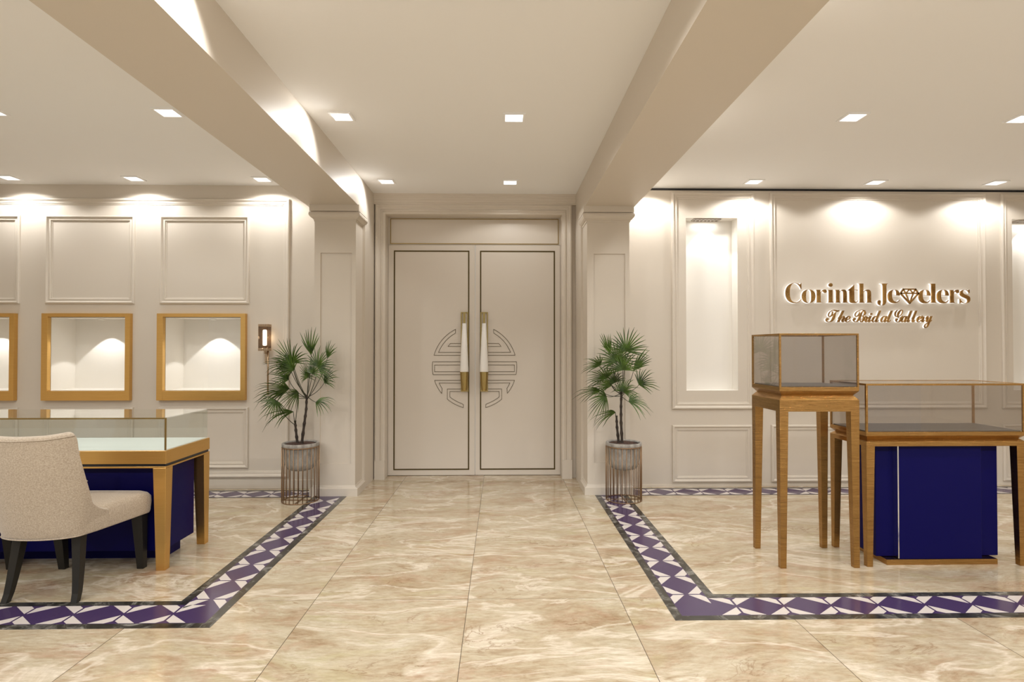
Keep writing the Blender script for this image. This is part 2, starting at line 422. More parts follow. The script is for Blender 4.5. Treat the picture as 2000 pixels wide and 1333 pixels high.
# door casing, plinths, crown
CAS = [(0, 0), (0, .05), (.012, .058), (.022, .055), (.034, .040), (.052, .036), (.058, .046), (.070, .048), (.078, .034), (.092, .030), (.097, .024), (.097, 0)]
bm = BM(); frame_mesh(bm, -1.251, .711, .185, 2.742, 5.82, CAS, sides='U')
bx(bm, -1.252, -1.150, 5.765, 5.83, 0, .186); bx(bm, .612, .712, 5.765, 5.83, 0, .186)
struct(obj('trim_%d' % ti[0], bm, PAINT), 'moulded casing round the double doors'); ti[0] += 1
bm = BM()
prof = [(5.82, 2.738), (5.765, 2.738), (5.765, 2.752), (5.758, 2.756), (5.758, 2.778), (5.752, 2.784), (5.752, 2.80), (5.745, 2.806), (5.745, 2.82), (5.74, 2.824), (5.74, CEILC)]
loft(bm, [[(Xc0, y, z), (Xc1, y, z)] for y, z in prof], cap=False, closed=False)
struct(obj('trim_%d' % ti[0], bm, PAINT), 'stepped crown over the door casing'); ti[0] += 1

# ------------------------------------------------------------------ doors
YD = 5.94
def line_frame(bm, x0, x1, z0, z1, wd, y0, y1):
    bx(bm, x0, x1, y0, y1, z1 - wd, z1); bx(bm, x0, x1, y0, y1, z0, z0 + wd)
    bx(bm, x0, x0 + wd, y0, y1, z0 + wd, z1 - wd); bx(bm, x1 - wd, x1, y0, y1, z0 + wd, z1 - wd)
# transom
tr = boxo('trim_%d' % ti[0], (-1.154, .614, 5.955, 6.0, 2.366, 2.645), PAINT_D); ti[0] += 1
struct(tr, 'blank transom panel above the double doors')
bm = BM(); line_frame(bm, -1.134, .597, 2.374, 2.636, .007, 5.947, 5.956); obj('inlay_line', bm, BRASS, tr)
EC = Vector((-.268, 1.111))     # centre of the round emblem
K = .005251 / 5.552 * 5.552     # metres per photo pixel at the doors
def E(px, py):                  # emblem outline coordinates, measured from the centre line (half pattern)
    return (px / 1000., py / 1000.)
def emblem_half(sign, parent):
    R0, R1 = .432, .398
    s = 1000 * 0.000947
    def q(u, v): return (EC.x + sign * u, EC.y + v)
    def arc(R, a0, a1, n=16): return [q(R * math.cos(a0 + (a1 - a0) * i / n), R * math.sin(a0 + (a1 - a0) * i / n)) for i in range(n + 1)]
    rad = math.radians
    def ang(R, v): return math.asin(v / R)
    shapes = []
    x_in = .135
    # top arc joined to its bar
    a_end0 = math.acos(.195 / R0); a_end1 = math.acos(.195 / R1)
    shapes.append([q(x_in, .119)] + arc(R0, ang(R0, .119), a_end0) + arc(R1, a_end1, ang(R1, .148)) + [q(x_in, .148)])
    # short upper bar with a slanted end
    shapes.append([q(x_in, .210), q(.272, .210), q(.248, .240), q(x_in, .240)])
    # middle band, open bracket
    shapes.append([q(x_in, .052)] + arc(R0, ang(R0, .052), ang(R0, -.079), 6) + [q(x_in, -.079), q(x_in, -.050), q(.408, -.050), q(.408, .020), q(x_in, .020)])
    # lower bar turning down along the rim
    shapes.append([q(x_in, -.138)] + [q(.408, -.138)] + arc(R0, ang(R0, -.142), ang(R0, -.272), 8) + [q(.333, -.240)] + arc(R1, ang(R1, -.222), ang(R1, -.165), 6) + [q(x_in, -.167)])
    # inner hook
    shapes.append([q(x_in, -.226), q(.278, -.226), q(.278, -.322)] + arc(R0, ang(R0, -.331), -math.acos(.115 / R0), 8) + [q(.115, -.386)] + arc(R1, -math.acos(.13 / R1), ang(R1, -.308), 8) + [q(.252, -.252), q(x_in, -.252)])
    bm = BM(); h = .0019
    for sh in shapes:
        P = [Vector(p) for p in sh]; n = len(P)
        for i in range(n):
            a, b = P[i], P[(i + 1) % n]; d = b - a
            if d.length < 1e-4: continue
            d.normalize(); nn = Vector((-d.y, d.x)) * h; a2 = a - d * h * .7; b2 = b + d * h * .7
            loop = [a2 + nn, a2 - nn, b2 - nn, b2 + nn]
            prism(bm, [(p.x, YD - .0035, p.y) for p in loop], [(p.x, YD + .002, p.y) for p in loop])
    return obj('emblem', bm, BRONZE_LINE, parent)
def door(idx, x0, x1, i0, i1, h0, h1, sign, lab):
    root = struct(boxo('door_%d' % idx, (x0, x1, YD, YD + .05, .004, 2.362), PAINT_D, bevel=.002), lab)
    bm = BM(); line_frame(bm, i0, i1, .058, 2.305, .013, YD - .003, YD + .004); obj('inlay_line', bm, BRONZE_LINE, root)
    emblem_half(sign, root)
    xc = (h0 + h1) / 2; hw = (h1 - h0) / 2
    hd = thing_part('handle', root)
    bm = BM(); line_frame(bm, h0, h1, .858, 1.672, .011, YD - .014, YD); obj('backplate', bm, BRASS, hd)
    bm = BM(); L = []
    for z, r in ((1.062, .043), (1.07, .044), (1.30, .034), (1.555, .020)):
        L.append([(xc + r * math.cos(a) , YD - .062 + r * math.sin(a) * .8, z) for a in [2 * math.pi * k / 20 for k in range(20)]])
    loft(bm, L); g = obj('grip', bm, WHITE, hd, smooth=True)
    bm = BM(); L = []
    for z, r in ((.872, .024), (.89, .030), (.98, .039), (1.062, .044)):
        L.append([(xc + r * math.cos(a), YD - .062 + r * math.sin(a) * .8, z) for a in [2 * math.pi * k / 12 for k in range(12)]])
    loft(bm, L); bx(bm, xc - .012, xc + .012, YD - .06, YD, .90, .93)
    obj('ferrule', bm, BRASS, hd)
    bm = BM(); bx(bm, xc - .011, xc + .011, YD - .075, YD - .05, 1.55, 1.665); bx(bm, xc - .009, xc + .009, YD - .06, YD, 1.60, 1.625)
    obj('hanger_rod', bm, BRASS, hd)
    return root
def thing_part(name, parent):
    o = bpy.data.objects.new(name, None); C.objects.link(o); o.parent = parent; return o
door(1, -1.152, -.2645, -1.095, -.322, -.408, -.331, -1, 'left entrance door with half of a round fret emblem')
door(2, -.2605, .612, -.213, .558, -.207, -.131, 1, 'right entrance door with half of a round fret emblem')

# ------------------------------------------------------------------ inlaid floor borders
def poly(bm, pts, z):
    prism(bm, [(x, y, .0) for x, y in pts], [(x, y, z) for x, y in pts])
W = .288; B = .046; PER = .2407
def border(side, xo, xi, yo, yi, yend, xfar, yb0, yb1, xb, nodesY, nodesX, nodesB, zone):
    """xo/xi outer (aisle) and inner X of the leg beside the aisle; yo/yi outer and inner Y of the front leg"""
    s = 1 if xi > xo else -1
    bm = BM()
    # aisle-side and inner dark stripes, mitred at the corner
    poly(bm, [(xo, yo), (xo, yend), (xo + s * B, yend), (xo + s * B, yo + B)], .0012)
    poly(bm, [(xo, yo), (xo + s * B, yo + B), (xfar, yo + B), (xfar, yo)], .0012)
    poly(bm, [(xi, yi), (xi, yend), (xi - s * B, yend), (xi - s * B, yi - B)], .0012)
    poly(bm, [(xi, yi), (xi - s * B, yi - B), (xfar, yi - B), (xfar, yi)], .0012)
    poly(bm, [(xb, yb0), (xb, yb0 + .02), (xfar, yb0 + .02), (xfar, yb0)], .0012)
    poly(bm, [(xb, yb1), (xb, yb1 - B), (xfar, yb1 - B), (xfar, yb1)], .0012)
    obj('border_stripe', bm, DMARBLE, floor)
    bm = BM()
    poly(bm, [(xo + s * B, yo + B), (xo + s * B, yend), (xi - s * B, yend), (xi - s * B, yi - B), (xfar, yi - B), (xfar, yo + B)], .0012)
    poly(bm, [(xb, yb0 + .02), (xb, yb1 - B), (xfar, yb1 - B), (xfar, yb0 + .02)], .0012)
    obj('border_ground', bm, PURPLE, floor)
    bm = BM()
    def cell(f, half, width):
        # white pieces either side of the cross line at a node: f(u, v) -> floor point, v in 0..width
        g = .006
        for su in (-1, 1):
            for sv in (-1, 1):
                vm = width / 2; e = .004
                pts = [(g, vm + sv * .012), (g, vm + sv * (vm - .026)), (.034, vm + sv * (vm - e)), (half - .012, vm + sv * (vm - e))]
                poly(bm, [f(su * u, v) for u, v in pts], .002)
    wi = W - 2 * B
    for y in nodesY: cell(lambda u, v: (xo + s * (B + v), y + u), PER / 2, wi)
    for x in nodesX: cell(lambda u, v: (x + u, yo + B + v), PER / 2, wi)
    for x in nodesB: cell(lambda u, v: (x + u, yb0 + .02 + v), PER / 2, yb1 - B - yb0 - .02)
    obj('border_inlay', bm, INWHITE, floor)
border(-1, -1.352, -1.640, 2.734, 3.022, 5.125, -4.9, 5.09, 5.36, -1.66,
       [3.04 + PER * k for k in range(9)], [-1.60 - PER * k for k in range(14)], [-1.80 - PER * k for k in range(13)], 0)
border(1, .834, 1.121, 2.763, 3.052, 5.125, 4.9, 5.10, 5.375, 1.17,
       [3.05 + PER * k for k in range(9)], [1.187 + PER * k for k in range(16)], [1.33 + PER * k for k in range(15)], 0)

# ================================================================== ceiling downlights
def downlight_proto():
    root = thing('ceiling_light', 'square recessed downlight', 'ceiling light')
    bm = BM(); o_, i_ = .073, .058
    for a in ((-o_, o_, -o_, -i_), (-o_, o_, i_, o_), (-o_, -i_, -i_, i_), (i_, o_, -i_, i_)): bx(bm, a[0], a[1], a[2], a[3], -.009, 0)
    obj('frame', bm, PAINT_C, root, bevel=.0015)
    bm = BM(); bx(bm, -i_, i_, -i_, i_, -.004, 0); obj('diffuser', bm, DIFFUSER, root)
    return root
dl0 = downlight_proto(); dl_used = [False]
def spot(name, loc, power, size, blend, target=None, radius=.04, col=LIGHT_COL, parent=None):
    l = bpy.data.lights.new(name, 'SPOT'); l.energy = power; l.spot_size = math.radians(size); l.spot_blend = blend
    l.shadow_soft_size = radius; l.color = col
    o = bpy.data.objects.new(name, l); C.objects.link(o); o.location = loc
    if target is not None: o.rotation_euler = Vector(target).to_track_quat('-Z', 'Y').to_euler()
    return o
def downlight(x, y, z, label, aim=None, power=None, fixture=True, size=150, blend=.25, group='square downlights'):
    if fixture:
        if dl_used[0]: r = copy_tree(dl0)
        else: r = dl0; dl_used[0] = True
        r.location = (x, y, z); r['label'] = label; r['group'] = group
    spot('downlight_beam', (x, y, z - .03), power or SPOT_W, size, blend, aim)
AIM = (-.35, -.55, -1)
downlight(-1.052, 3.835, CEILC, 'nearer of the two square downlights beside the left beam in the middle ceiling', AIM, power=SPOT_W * .6, blend=.5)
downlight(.088, 3.83, CEILC, 'nearer square downlight towards the right of the middle ceiling', power=SPOT_W * .6)
downlight(-1.05, 5.325, CEILC, 'small far square downlight left of centre before the door wall', AIM, power=SPOT_W * .6, blend=.5)
downlight(.086, 5.33, CEILC, 'small far square downlight right of centre before the door wall', power=SPOT_W * .6)
downlight(-2.138, 3.741, CEIL, 'nearer square downlight just left of the left beam')
downlight(-3.262, 3.741, CEIL, 'square downlight cut by the left edge of the photo')
downlight(-4.368, 5.205, CEIL, 'downlight near the left wall, leftmost of the row of three')
downlight(-3.274, 5.21, CEIL, 'downlight near the left wall, middle of the row of three')
downlight(-2.138, 5.21, CEIL, 'downlight near the left wall, rightmost of the row, above the wall sconce')
downlight(2.308, 3.729, CEIL, 'nearer square downlight in the right ceiling')
downlight(3.438, 3.733, CEIL, 'square downlight cut by the right edge of the photo')
downlight(2.301, 5.20, CEIL, 'downlight near the right wall, above the edge of the tall recess')
downlight(3.420, 5.196, CEIL, 'downlight near the right wall, above the shop sign')
downlight(4.532, 5.191, CEIL, 'downlight near the right wall, rightmost of the row')
for x, y in ((1.36, 5.2), (1.36, 3.73)): downlight(x, y, CEIL, '', fixture=False)       # fittings hidden behind the right beam
for x, z in ((-1.052, CEILC), (.088, CEILC), (-2.138, CEIL), (-3.27, CEIL), (-4.4, CEIL), (2.30, CEIL), (3.42, CEIL), (4.53, CEIL), (1.36, CEIL)):
    for y in (2.265, .8, -.65):  # unseen rows carrying on the grid, rear one boosted as added fill
        downlight(x, y, z, '', AIM if x == -1.052 and y > 2 else None, fixture=False, power=SPOT_W * (1.15 if y > 2 else .5 if y > 0 else 4.2))

# ================================================================== lit recesses
# gold framed display niches in the left wall
def gold_niche(a, b, lab, first=None):
    xc = (a + b) / 2
    root = thing('display_niche', lab, 'display case', (xc, YL, NZ0), group='gold framed display niches')
    hw = (b - a) / 2; H = NZ1 - NZ0
    bm = BM()
    l, r_, bt, tp = .055, .045, .083, .032
    Y0 = -.045
    # frame: a deep surround with a wide lower rail
    for d in ((-hw - .052, -hw + .003, -.083, H + .03), (hw - .003, hw + .04, -.083, H + .03)):
        bx(bm, d[0], d[1], Y0, -.001, d[2], d[3])
    bx(bm, -hw + .003, hw - .003, Y0, -.001, H - .002, H + .03); bx(bm, -hw + .003, hw - .003, Y0, -.001, -.083, .004)
    obj('frame', bm, GOLD, root, bevel=.001)
    # white liner of the recess
    bm = BM(); e = .002; D = .31
    bx(bm, -hw + .003, hw - .003, D - .004, D, .005, H - .005)
    bx(bm, -hw + .003, -hw + .006, .0, D - .004, .005, H - .005); bx(bm, hw - .006, hw - .003, .0, D - .004, .005, H - .005)
    bx(bm, -hw + .006, hw - .006, .0, D - .004, .005, .008); bx(bm, -hw + .006, hw - .006, .0, D - .004, H - .008, H - .005)
    obj('liner', bm, NICHE, root)
    bm = BM(); bx(bm, -hw + .005, hw - .005, -.022, -.018, .005, H - .004); obj('glass_pane', bm, GLASS_N, root)
    bm = BM(); lathe(bm, [(.0005, H - .022), (.028, H - .022), (.032, H - .010), (.0005, H - .010)], 20, (0, .155)); obj('spotlight', bm, WHITE, root)
    spot('niche_beam', (xc, YL + .155, NZ0 + H - .03), 7.0, 86, .12, None, .008)
    return root
gold_niche(*NX[0], 'gold framed display niche cut by the left edge of the photo')
gold_niche(*NX[1], 'lit gold framed display niche, the middle one of three')
gold_niche(*NX[2], 'lit gold framed display niche nearest the wall sconce')
# downlight slots of the tall recesses
for i, (a, b) in enumerate(RN):
    xc = (a + b) / 2; x0 = a + .085; x1 = x0 + .26
    root = thing('recess_light', ('slatted metal light slot in the top of the tall recess beside the right pilaster', 'slatted light slot in the tall recess at the right edge')[i], 'light', ((x0 + x1) / 2, YR + .065, 2.538), group='slatted recess lights')
    h = .13
    bm = BM()
    for q_ in ((-h, h, -.048, -.042), (-h, h, .042, .048), (-h, -h + .006, -.042, .042), (h - .006, h, -.042, .042)): bx(bm, *q_, -.012, -.0)
    obj('frame', bm, VENTM, root)
    bm = BM()
    for k in range(7):
        x = -h + .02 + k * .0365
        prism(bm, [(x, -.042, -.010), (x + .012, -.042, -.010), (x + .026, .042, -.010), (x + .014, .042, -.010)], [(x, -.042, -.003), (x + .012, -.042, -.003), (x + .026, .042, -.003), (x + .014, .042, -.003)])
    obj('slat', bm, VENTM, root)
    spot('recess_beam', ((x0 + x1) / 2 + .02, YR + .07, 2.522), 8.0, 84, .25, (0, .0, -1), .006)
    al = bpy.data.lights.new('recess_fill', 'AREA'); al.shape = 'RECTANGLE'; al.size = .24; al.size_y = .07; al.energy = .35; al.color = LIGHT_COL  # added area lamp, even fill down the recess besides its spot
    ao = bpy.data.objects.new('recess_fill', al); C.objects.link(ao); ao.location = ((x0 + x1) / 2, YR + .065, 2.524)

# ================================================================== wall sconce
sc0 = thing('wall_sconce', 'slim brass wall sconce with glowing bulb beside the last gold niche', 'wall lamp', (-2.159, YL, 1.28))
for z0, z1 in ((-.002, .022), (.219, .241)):
    bm = BM()
    bx(bm, -.044, .044, -.125, -.04, z0, z1)
    for k in range(5): bx(bm, -.041 + k * .0175, -.029 + k * .0175, -.128, -.037, z0 + .002, z1 - .002)
    obj('cap', bm, SCONCE, sc0, bevel=.001)
bm = BM()
for q_ in ((-.043, -.040, -.124, -.041), (.040, .043, -.124, -.041), (-.040, .040, -.124, -.121), (-.040, .040, -.044, -.041)): bx(bm, *q_, .022, .219)
obj('shade', bm, SHADEGL, sc0)
bm = BM(); lathe(bm, [(.004, .045), (.017, .048), (.018, .06), (.018, .182), (.014, .19), (.004, .192)], 24, (0, -.0825)); obj('bulb', bm, BULB, sc0, smooth=True)
bm = BM(); bx(bm, -.026, .003, -.016, -.001, -.118, .03); obj('backplate', bm, SCONCE, sc0, bevel=.002)
bm = BM(); bx(bm, -.012, -.002, -.06, -.014, -.03, -.016); bx(bm, -.012, -.002, -.07, -.058, -.03, .0); obj('arm', bm, SCONCE, sc0)
bm = BM(); tube(bm, [(.030, -.082, .03), (.030, -.082, -.39)], .008, 10); lathe(bm, [(.006, -.405), (.011, -.40), (.011, -.385), (.008, -.38)], 12, (.030, -.082)); obj('rod', bm, SCONCE, sc0, smooth=True)
pl = bpy.data.lights.new('sconce_glow', 'POINT'); pl.energy = .30; pl.color = (1, .85, .62); pl.shadow_soft_size = .02
po = bpy.data.objects.new('sconce_glow', pl); C.objects.link(po); po.location = (-2.159, YL - .06, 1.40)

# ================================================================== shop sign (built from the fallback faces of the built-in font)
DG = bpy.context.evaluated_depsgraph_get
def glyph(ch, extrude, offset):
    cu = bpy.data.curves.new('g', 'FONT'); cu.body = ch; cu.extrude = extrude; cu.offset = offset; cu.resolution_u = 6
    o = bpy.data.objects.new('g', cu); C.objects.link(o)
    me = bpy.data.meshes.new_from_object(o.evaluated_get(DG()))
    bpy.data.objects.remove(o); bpy.data.curves.remove(cu)
    return me
PXM = .004805
def sx(px):   # metres along the wall for a distance measured on the sign
    return px * PXM
def place_glyph(me, name, mat, parent, x0, x1, z0, zscale, y, depth, grow=0.):
    xs_ = [v.co.x for v in me.vertices]; a, b = min(xs_), max(xs_)
    zz = [v.co.z for v in me.vertices]; zc0, zc1 = min(zz), max(zz)
    for v in me.vertices:
        x = x0 + (v.co.x - a) / (b - a) * (x1 - x0); z = z0 + v.co.y * zscale; t = (v.co.z - zc0) / (zc1 - zc0)
        v.co = (x, y - depth * t, z)
    me.materials.clear(); me.materials.append(mat); me.name = name
    o = bpy.data.objects.new(name, me); C.objects.link(o); o.parent = parent; return o
def serif(c): return chr(0x1D400 + ord(c) - 65) if c.isupper() else chr(0x1D41A + ord(c) - 97)
def script(c): return chr(0x1D4D0 + ord(c) - 65) if c.isupper() else chr(0x1D4EA + ord(c) - 97)
YS = YR
# name: glyph extents measured along the sign (pixels from its left end)
SX0 = 2.680; SZ = 1.728
sign = thing('shop_sign', 'gold backlit Corinth Jewelers lettering with a diamond for the w', 'sign', (SX0, YS, SZ))
U = PXM / 4.651
name_l = [('C', 152, 299), ('o', 303, 425), ('r', 427, 529), ('i', 537, 597), ('n', 606, 726), ('t', 728, 822), ('h', 824, 952), ('J', 1003, 1100), ('e', 1097, 1206), ('e', 1382, 1490), ('l', 1488, 1548), ('e', 1552, 1661), ('r', 1664, 1757), ('s', 1766, 1859)]
ZS = .278
for ch, a, b in name_l:
    x0, x1 = (a - 150) * U, (b - 150) * U
    lt = place_glyph(glyph(serif(ch), .05, -.013), 'letter', SIGNGOLD, sign, x0, x1, 0, ZS, -.030, .014)
    place_glyph(glyph(serif(ch), .05, -.010), 'backlight', HALO, lt, x0 - .001, x1 + .001, 0, ZS, -.012, .012)
# diamond standing in for the w
def bars(bm, segs, wd, y0, y1):
    for a, b in segs:
        a, b = Vector(a), Vector(b); d = (b - a).normalized(); n = Vector((-d.y, d.x)) * wd / 2; a2 = a - d * wd * .35; b2 = b + d * wd * .35
        lp = [a2 + n, a2 - n, b2 - n, b2 + n]
        prism(bm, [(p.x, y0, p.y) for p in lp], [(p.x, y1, p.y) for p in lp])
def dpt(x, y): return ((x - 150) * U, (342 - y) * U)
T = [dpt(1240, 214), dpt(1352, 214), dpt(1380, 252), dpt(1298, 342), dpt(1214, 252)]
G1, G2, G3, G4 = dpt(1262, 252), dpt(1298, 214), dpt(1332, 252), dpt(1298, 342)
segs = [(T[0], T[1]), (T[1], T[2]), (T[2], T[3]), (T[3], T[4]), (T[4], T[0]), (T[4], T[2]), (T[0], G1), (G1, G2), (G2, G3), (G3, T[1]), (G1, G4), (G3, G4)]
bm = BM(); bars(bm, segs[:6], .0125, -.044, -.030); bars(bm, segs[6:], .009, -.0435, -.0305)
dm = obj('diamond', bm, SIGNGOLD, sign)
bm = BM(); bars(bm, segs[:6], .014, -.024, -.012); bars(bm, segs[6:], .010, -.0235, -.0125); obj('backlight', bm, HALO, dm)
# tagline in script below
tl = thing('tagline_sign', 'small gold backlit script reading The Bridal Gallery', 'sign', (SX0, YS, SZ - (515 - 342) * U))
for word, a, b, zs in (('The', 520, 748, .185), ('Bridal', 772, 1140, .185), ('Gallery', 1158, 1506, .185)):
    ms = [glyph(script(c), .05, 0) for c in word]; W_ = []
    for m_ in ms:
        xs_ = [v.co.x for v in m_.vertices]; W_.append(max(xs_) - min(xs_))
        bpy.data.meshes.remove(m_)
    ov = [(.035 if i > 1 else .13) if i else 0 for i in range(len(W_))]     # overlap so the script joins up
    tot = sum(W_) - sum(ov); k = (b - a) * U / tot; cur = (a - 150) * U
    for i, c in enumerate(word):
        cur -= ov[i] * k
        x0, x1 = cur, cur + W_[i] * k; cur = x1
        lt = place_glyph(glyph(script(c), .05, .002), 'letter', SIGNGOLD, tl, x0, x1, 0, zs, -.030, .014)
        place_glyph(glyph(script(c), .05, .0), 'backlight', HALO, lt, x0, x1, 0, zs, -.012, .012)

# ================================================================== showcases
def taper_leg(bm, cx, cy, w0, d0, w1, d1, z0, z1, ax=0, ay=0):
    """top w0 x d0 at z1, bottom w1 x d1 at z0; ax, ay in -1..1 say which sides stay vertical"""
    def lp(w, d, z, s):
        ox = ax * (w0 - w) / 2 * .72; oy = ay * (d0 - d) / 2 * .72
        return [(cx + ox - w / 2, cy + oy - d / 2, z), (cx + ox + w / 2, cy + oy - d / 2, z), (cx + ox + w / 2, cy + oy + d / 2, z), (cx + ox - w / 2, cy + oy + d / 2, z)]
    prism(bm, lp(w1, d1, z0, 0), lp(w0, d0, z1, 1))
def posts(bm, x0, x1, y0, y1, z0, z1, t, bottom=False):
    for x in (x0, x1 - t):
        for y in (y0, y1 - t): bx(bm, x, x + t, y, y + t, z0, z1 - t)
    for y in (y0, y1 - t): bx(bm, x0, x1, y, y + t, z1 - t, z1)
    for x in (x0, x1 - t): bx(bm, x, x + t, y0 + t, y1 - t, z1 - t, z1)
    if bottom:
        for y in (y0, y1 - t): bx(bm, x0, x1, y, y + t, z0, z0 + t)
def panes(bm, x0, x1, y0, y1, z0, z1, g=.005):
    i = .0035
    bx(bm, x0 + i, x1 - i, y0 + i - .001, y0 + i + g, z0, z1 - .008); bx(bm, x0 + i, x1 - i, y1 - i - g, y1 - i, z0, z1 - .008)
    bx(bm, x0 + i, x0 + i + g, y0 + i + g + .001, y1 - i - g - .001, z0, z1 - .008); bx(bm, x1 - i - g, x1 - i, y0 + i + g + .001, y1 - i - g - .001, z0, z1 - .008)
    bx(bm, x0 + i, x1 - i, y0 + i, y1 - i, z1 - .007, z1 - .002)
def waisted(bm, hx, hy, prof):
    loft(bm, [[(-hx + d, -hy + d, z), (hx - d, -hy + d, z), (hx - d, hy - d, z), (-hx + d, hy - d, z)] for d, z in prof])

# tall pedestal showcase
def case(name, label, x0, x1, y0, y1, zs, leg, post):
    cx, cy, hx, hy = (x0 + x1) / 2, (y0 + y1) / 2, (x1 - x0) / 2, (y1 - y0) / 2
    root = thing(name, label, 'display case', (cx, cy, 0))
    ztop, zg, zb, zw, zl, zf = zs
    bm = BM(); waisted(bm, hx, hy, [(.004, zf), (0, zf), (0, zl), (.026, zw + .008), (.026, zw), (0, zb), (0, zg - .001), (.004, zg - .001)])
    # hollow underside is hidden by the apron
    obj('plinth_top', bm, BGOLD, root, bevel=.0012)
    bm = BM(); bx(bm, -hx + .014, hx - .014, -hy + .014, hy - .014, zg - .001, zg + .004); obj('display_deck', bm, GREYDECK, root)
    bm = BM(); posts(bm, -hx, hx, -hy, hy, zg - .001, ztop, post); obj('case_frame', bm, BGOLD, root, bevel=.001)
    bm = BM(); panes(bm, -hx, hx, -hy, hy, zg + .004, ztop); obj('glass_case', bm, GLASS_S, root)
    tw, bw = leg
    for sx_ in (-1, 1):
        for sy in (-1, 1):
            bm = BM(); taper_leg(bm, sx_ * (hx - tw / 2), sy * (hy - tw / 2), tw, tw, bw, bw, 0, zf + .0005, sx_, sy)
            obj('leg', bm, BGOLD, root, bevel=.0012)
    return root
case('pedestal_showcase', 'tall bronze pedestal showcase with a square glass box on four tapered legs', 1.650, 2.127, 3.395, 3.775,
     (1.389, 1.072, 1.047, 1.016, .994, .925), (.052, .034), .011)
cnt = case('showcase_counter', 'low wide bronze showcase counter with glass box and navy cabinet underneath', 2.176, 3.140, 3.41, 3.79,
     (1.090, .803, .779, .755, .743, .716), (.052, .034), .012)
cx, cy = (2.176 + 3.140) / 2, 3.60
bm = BM(); bx(bm, 2.285 - cx, 3.04 - cx, 3.495 - cy, 3.74 - cy, .034, .714); bx(bm, 2.40 - cx, 2.905 - cx, 3.452 - cy, 3.497 - cy, .03, .714)
obj('cabinet', bm, NAVY, cnt, bevel=.003)
bm = BM(); bx(bm, 2.391 - cx, 2.398 - cx, 3.450 - cy, 3.494 - cy, .036, .712); obj('metal_strip', bm, plain('polished_steel', (.85, .85, .85), .12, metal=1.), cnt)
bm = BM(); bx(bm, 2.315 - cx, 2.99 - cx, 3.440 - cy, 3.73 - cy, 0, .033); obj('plinth', bm, BGOLD, cnt, bevel=.001)

# long gold consultation table with glass case on the left
TX0, TX1, TY0, TY1 = -3.75, -1.960, 3.435, 3.945
tcx, tcy = (TX0 + TX1) / 2, (TY0 + TY1) / 2; hx, hy = (TX1 - TX0) / 2, (TY1 - TY0) / 2
tab = thing('showcase_table', 'long satin gold showcase table with a glass case and navy base, chairs in front', 'display case', (tcx, tcy, 0))
bm = BM()
for d in ((-hx, hx, -hy, -hy + .05), (-hx, hx, hy - .05, hy), (-hx, -hx + .05, -hy + .05, hy - .05), (hx - .05, hx, -hy + .05, hy - .05)): bx(bm, *d, .623, .699)
bx(bm, -hx + .05, hx - .05, -hy + .05, hy - .05, .63, .66)
bx(bm, -hx, hx, -hy, hy, .598, .608)
obj('table_frame', bm, GOLD, tab, bevel=.0012)
bm = BM(); bx(bm, -hx + .006, hx - .006, -hy + .006, hy - .006, .608, .623); obj('black_band', bm, BLACK, tab)
bm = BM(); bx(bm, -hx + .012, hx - .012, -hy + .012, hy - .012, .699, .7025); obj('display_deck', bm, WHITEFELT, tab)
bm = BM(); t_ = .008; gx = hx - .006; gy = hy - .008
bx(bm, -gx, gx, -gy, -gy + t_, .892 - t_, .892); bx(bm, gx - t_, gx, -gy, -gy + t_, .7025, .892 - t_); bx(bm, -gx, -gx + t_, -gy, -gy + t_, .7025, .892 - t_)
obj('case_frame', bm, BRASS, tab)
bm = BM(); panes(bm, -gx, gx, -gy + .001, gy, .7025, .895, .006); obj('glass_case', bm, GLASS, tab)
for sx_ in (-1, 1):
    for sy in (-1, 1):
        bm = BM(); taper_leg(bm, sx_ * (hx - .0375), sy * (hy - .036), .075, .072, .052, .048, 0, .598, sx_, sy); obj('leg', bm, GOLD, tab, bevel=.0015)
bm = BM(); bx(bm, -hx + .14, -2.018 - tcx, 3.515 - tcy, 3.86 - tcy, .089, .597); obj('cabinet', bm, NAVY, tab, bevel=.002)
bm = BM(); bx(bm, -hx + .2, -2.086 - tcx, 3.648 - tcy, 3.825 - tcy, 0, .0885); obj('plinth', bm, NAVY, tab)

# ================================================================== upholstered chair (local: faces +Y, origin on the floor between the legs)
def smooth_interp(tab_, x):
    for (a, va), (b, vb) in zip(tab_, tab_[1:]):
        if x <= b:
            t = max(0, min(1, (x - a) / (b - a))); return va + (vb - va) * t
    return tab_[-1][1]
YC = -.20                      # centre of the rounded back in plan; front legs reach y = +.24
RX = [(.33, .190), (.345, .205), (.5, .243), (.7, .272), (.9, .290)]
RY = [(.33, .085), (.345, .10), (.5, .135), (.7, .165), (.9, .185)]
LEAN = [(.33, 0), (.5, 0), (.9, -.035)]
TOPZ = [(0, .870), (30, .874), (50, .884), (58, .888), (60, .872), (61.5, .81), (64, .755), (70, .675), (76, .615), (84, .553), (90, .512), (97, .478), (104, .455), (110, .444)]
def plan(th, z, inset=0.):
    rx = smooth_interp(RX, z) - inset; ry = smooth_interp(RY, z) - inset
    if abs(th) > 90:                                   # the wings run straight forward past the widest point
        e = (abs(th) - 90) / 20; return (math.copysign(rx + .025 * e, th), YC + smooth_interp(LEAN, z) + .125 * e)
    a = math.radians(th)
    return (rx * math.sin(a), YC - ry * math.cos(a) + smooth_interp(LEAN, z))
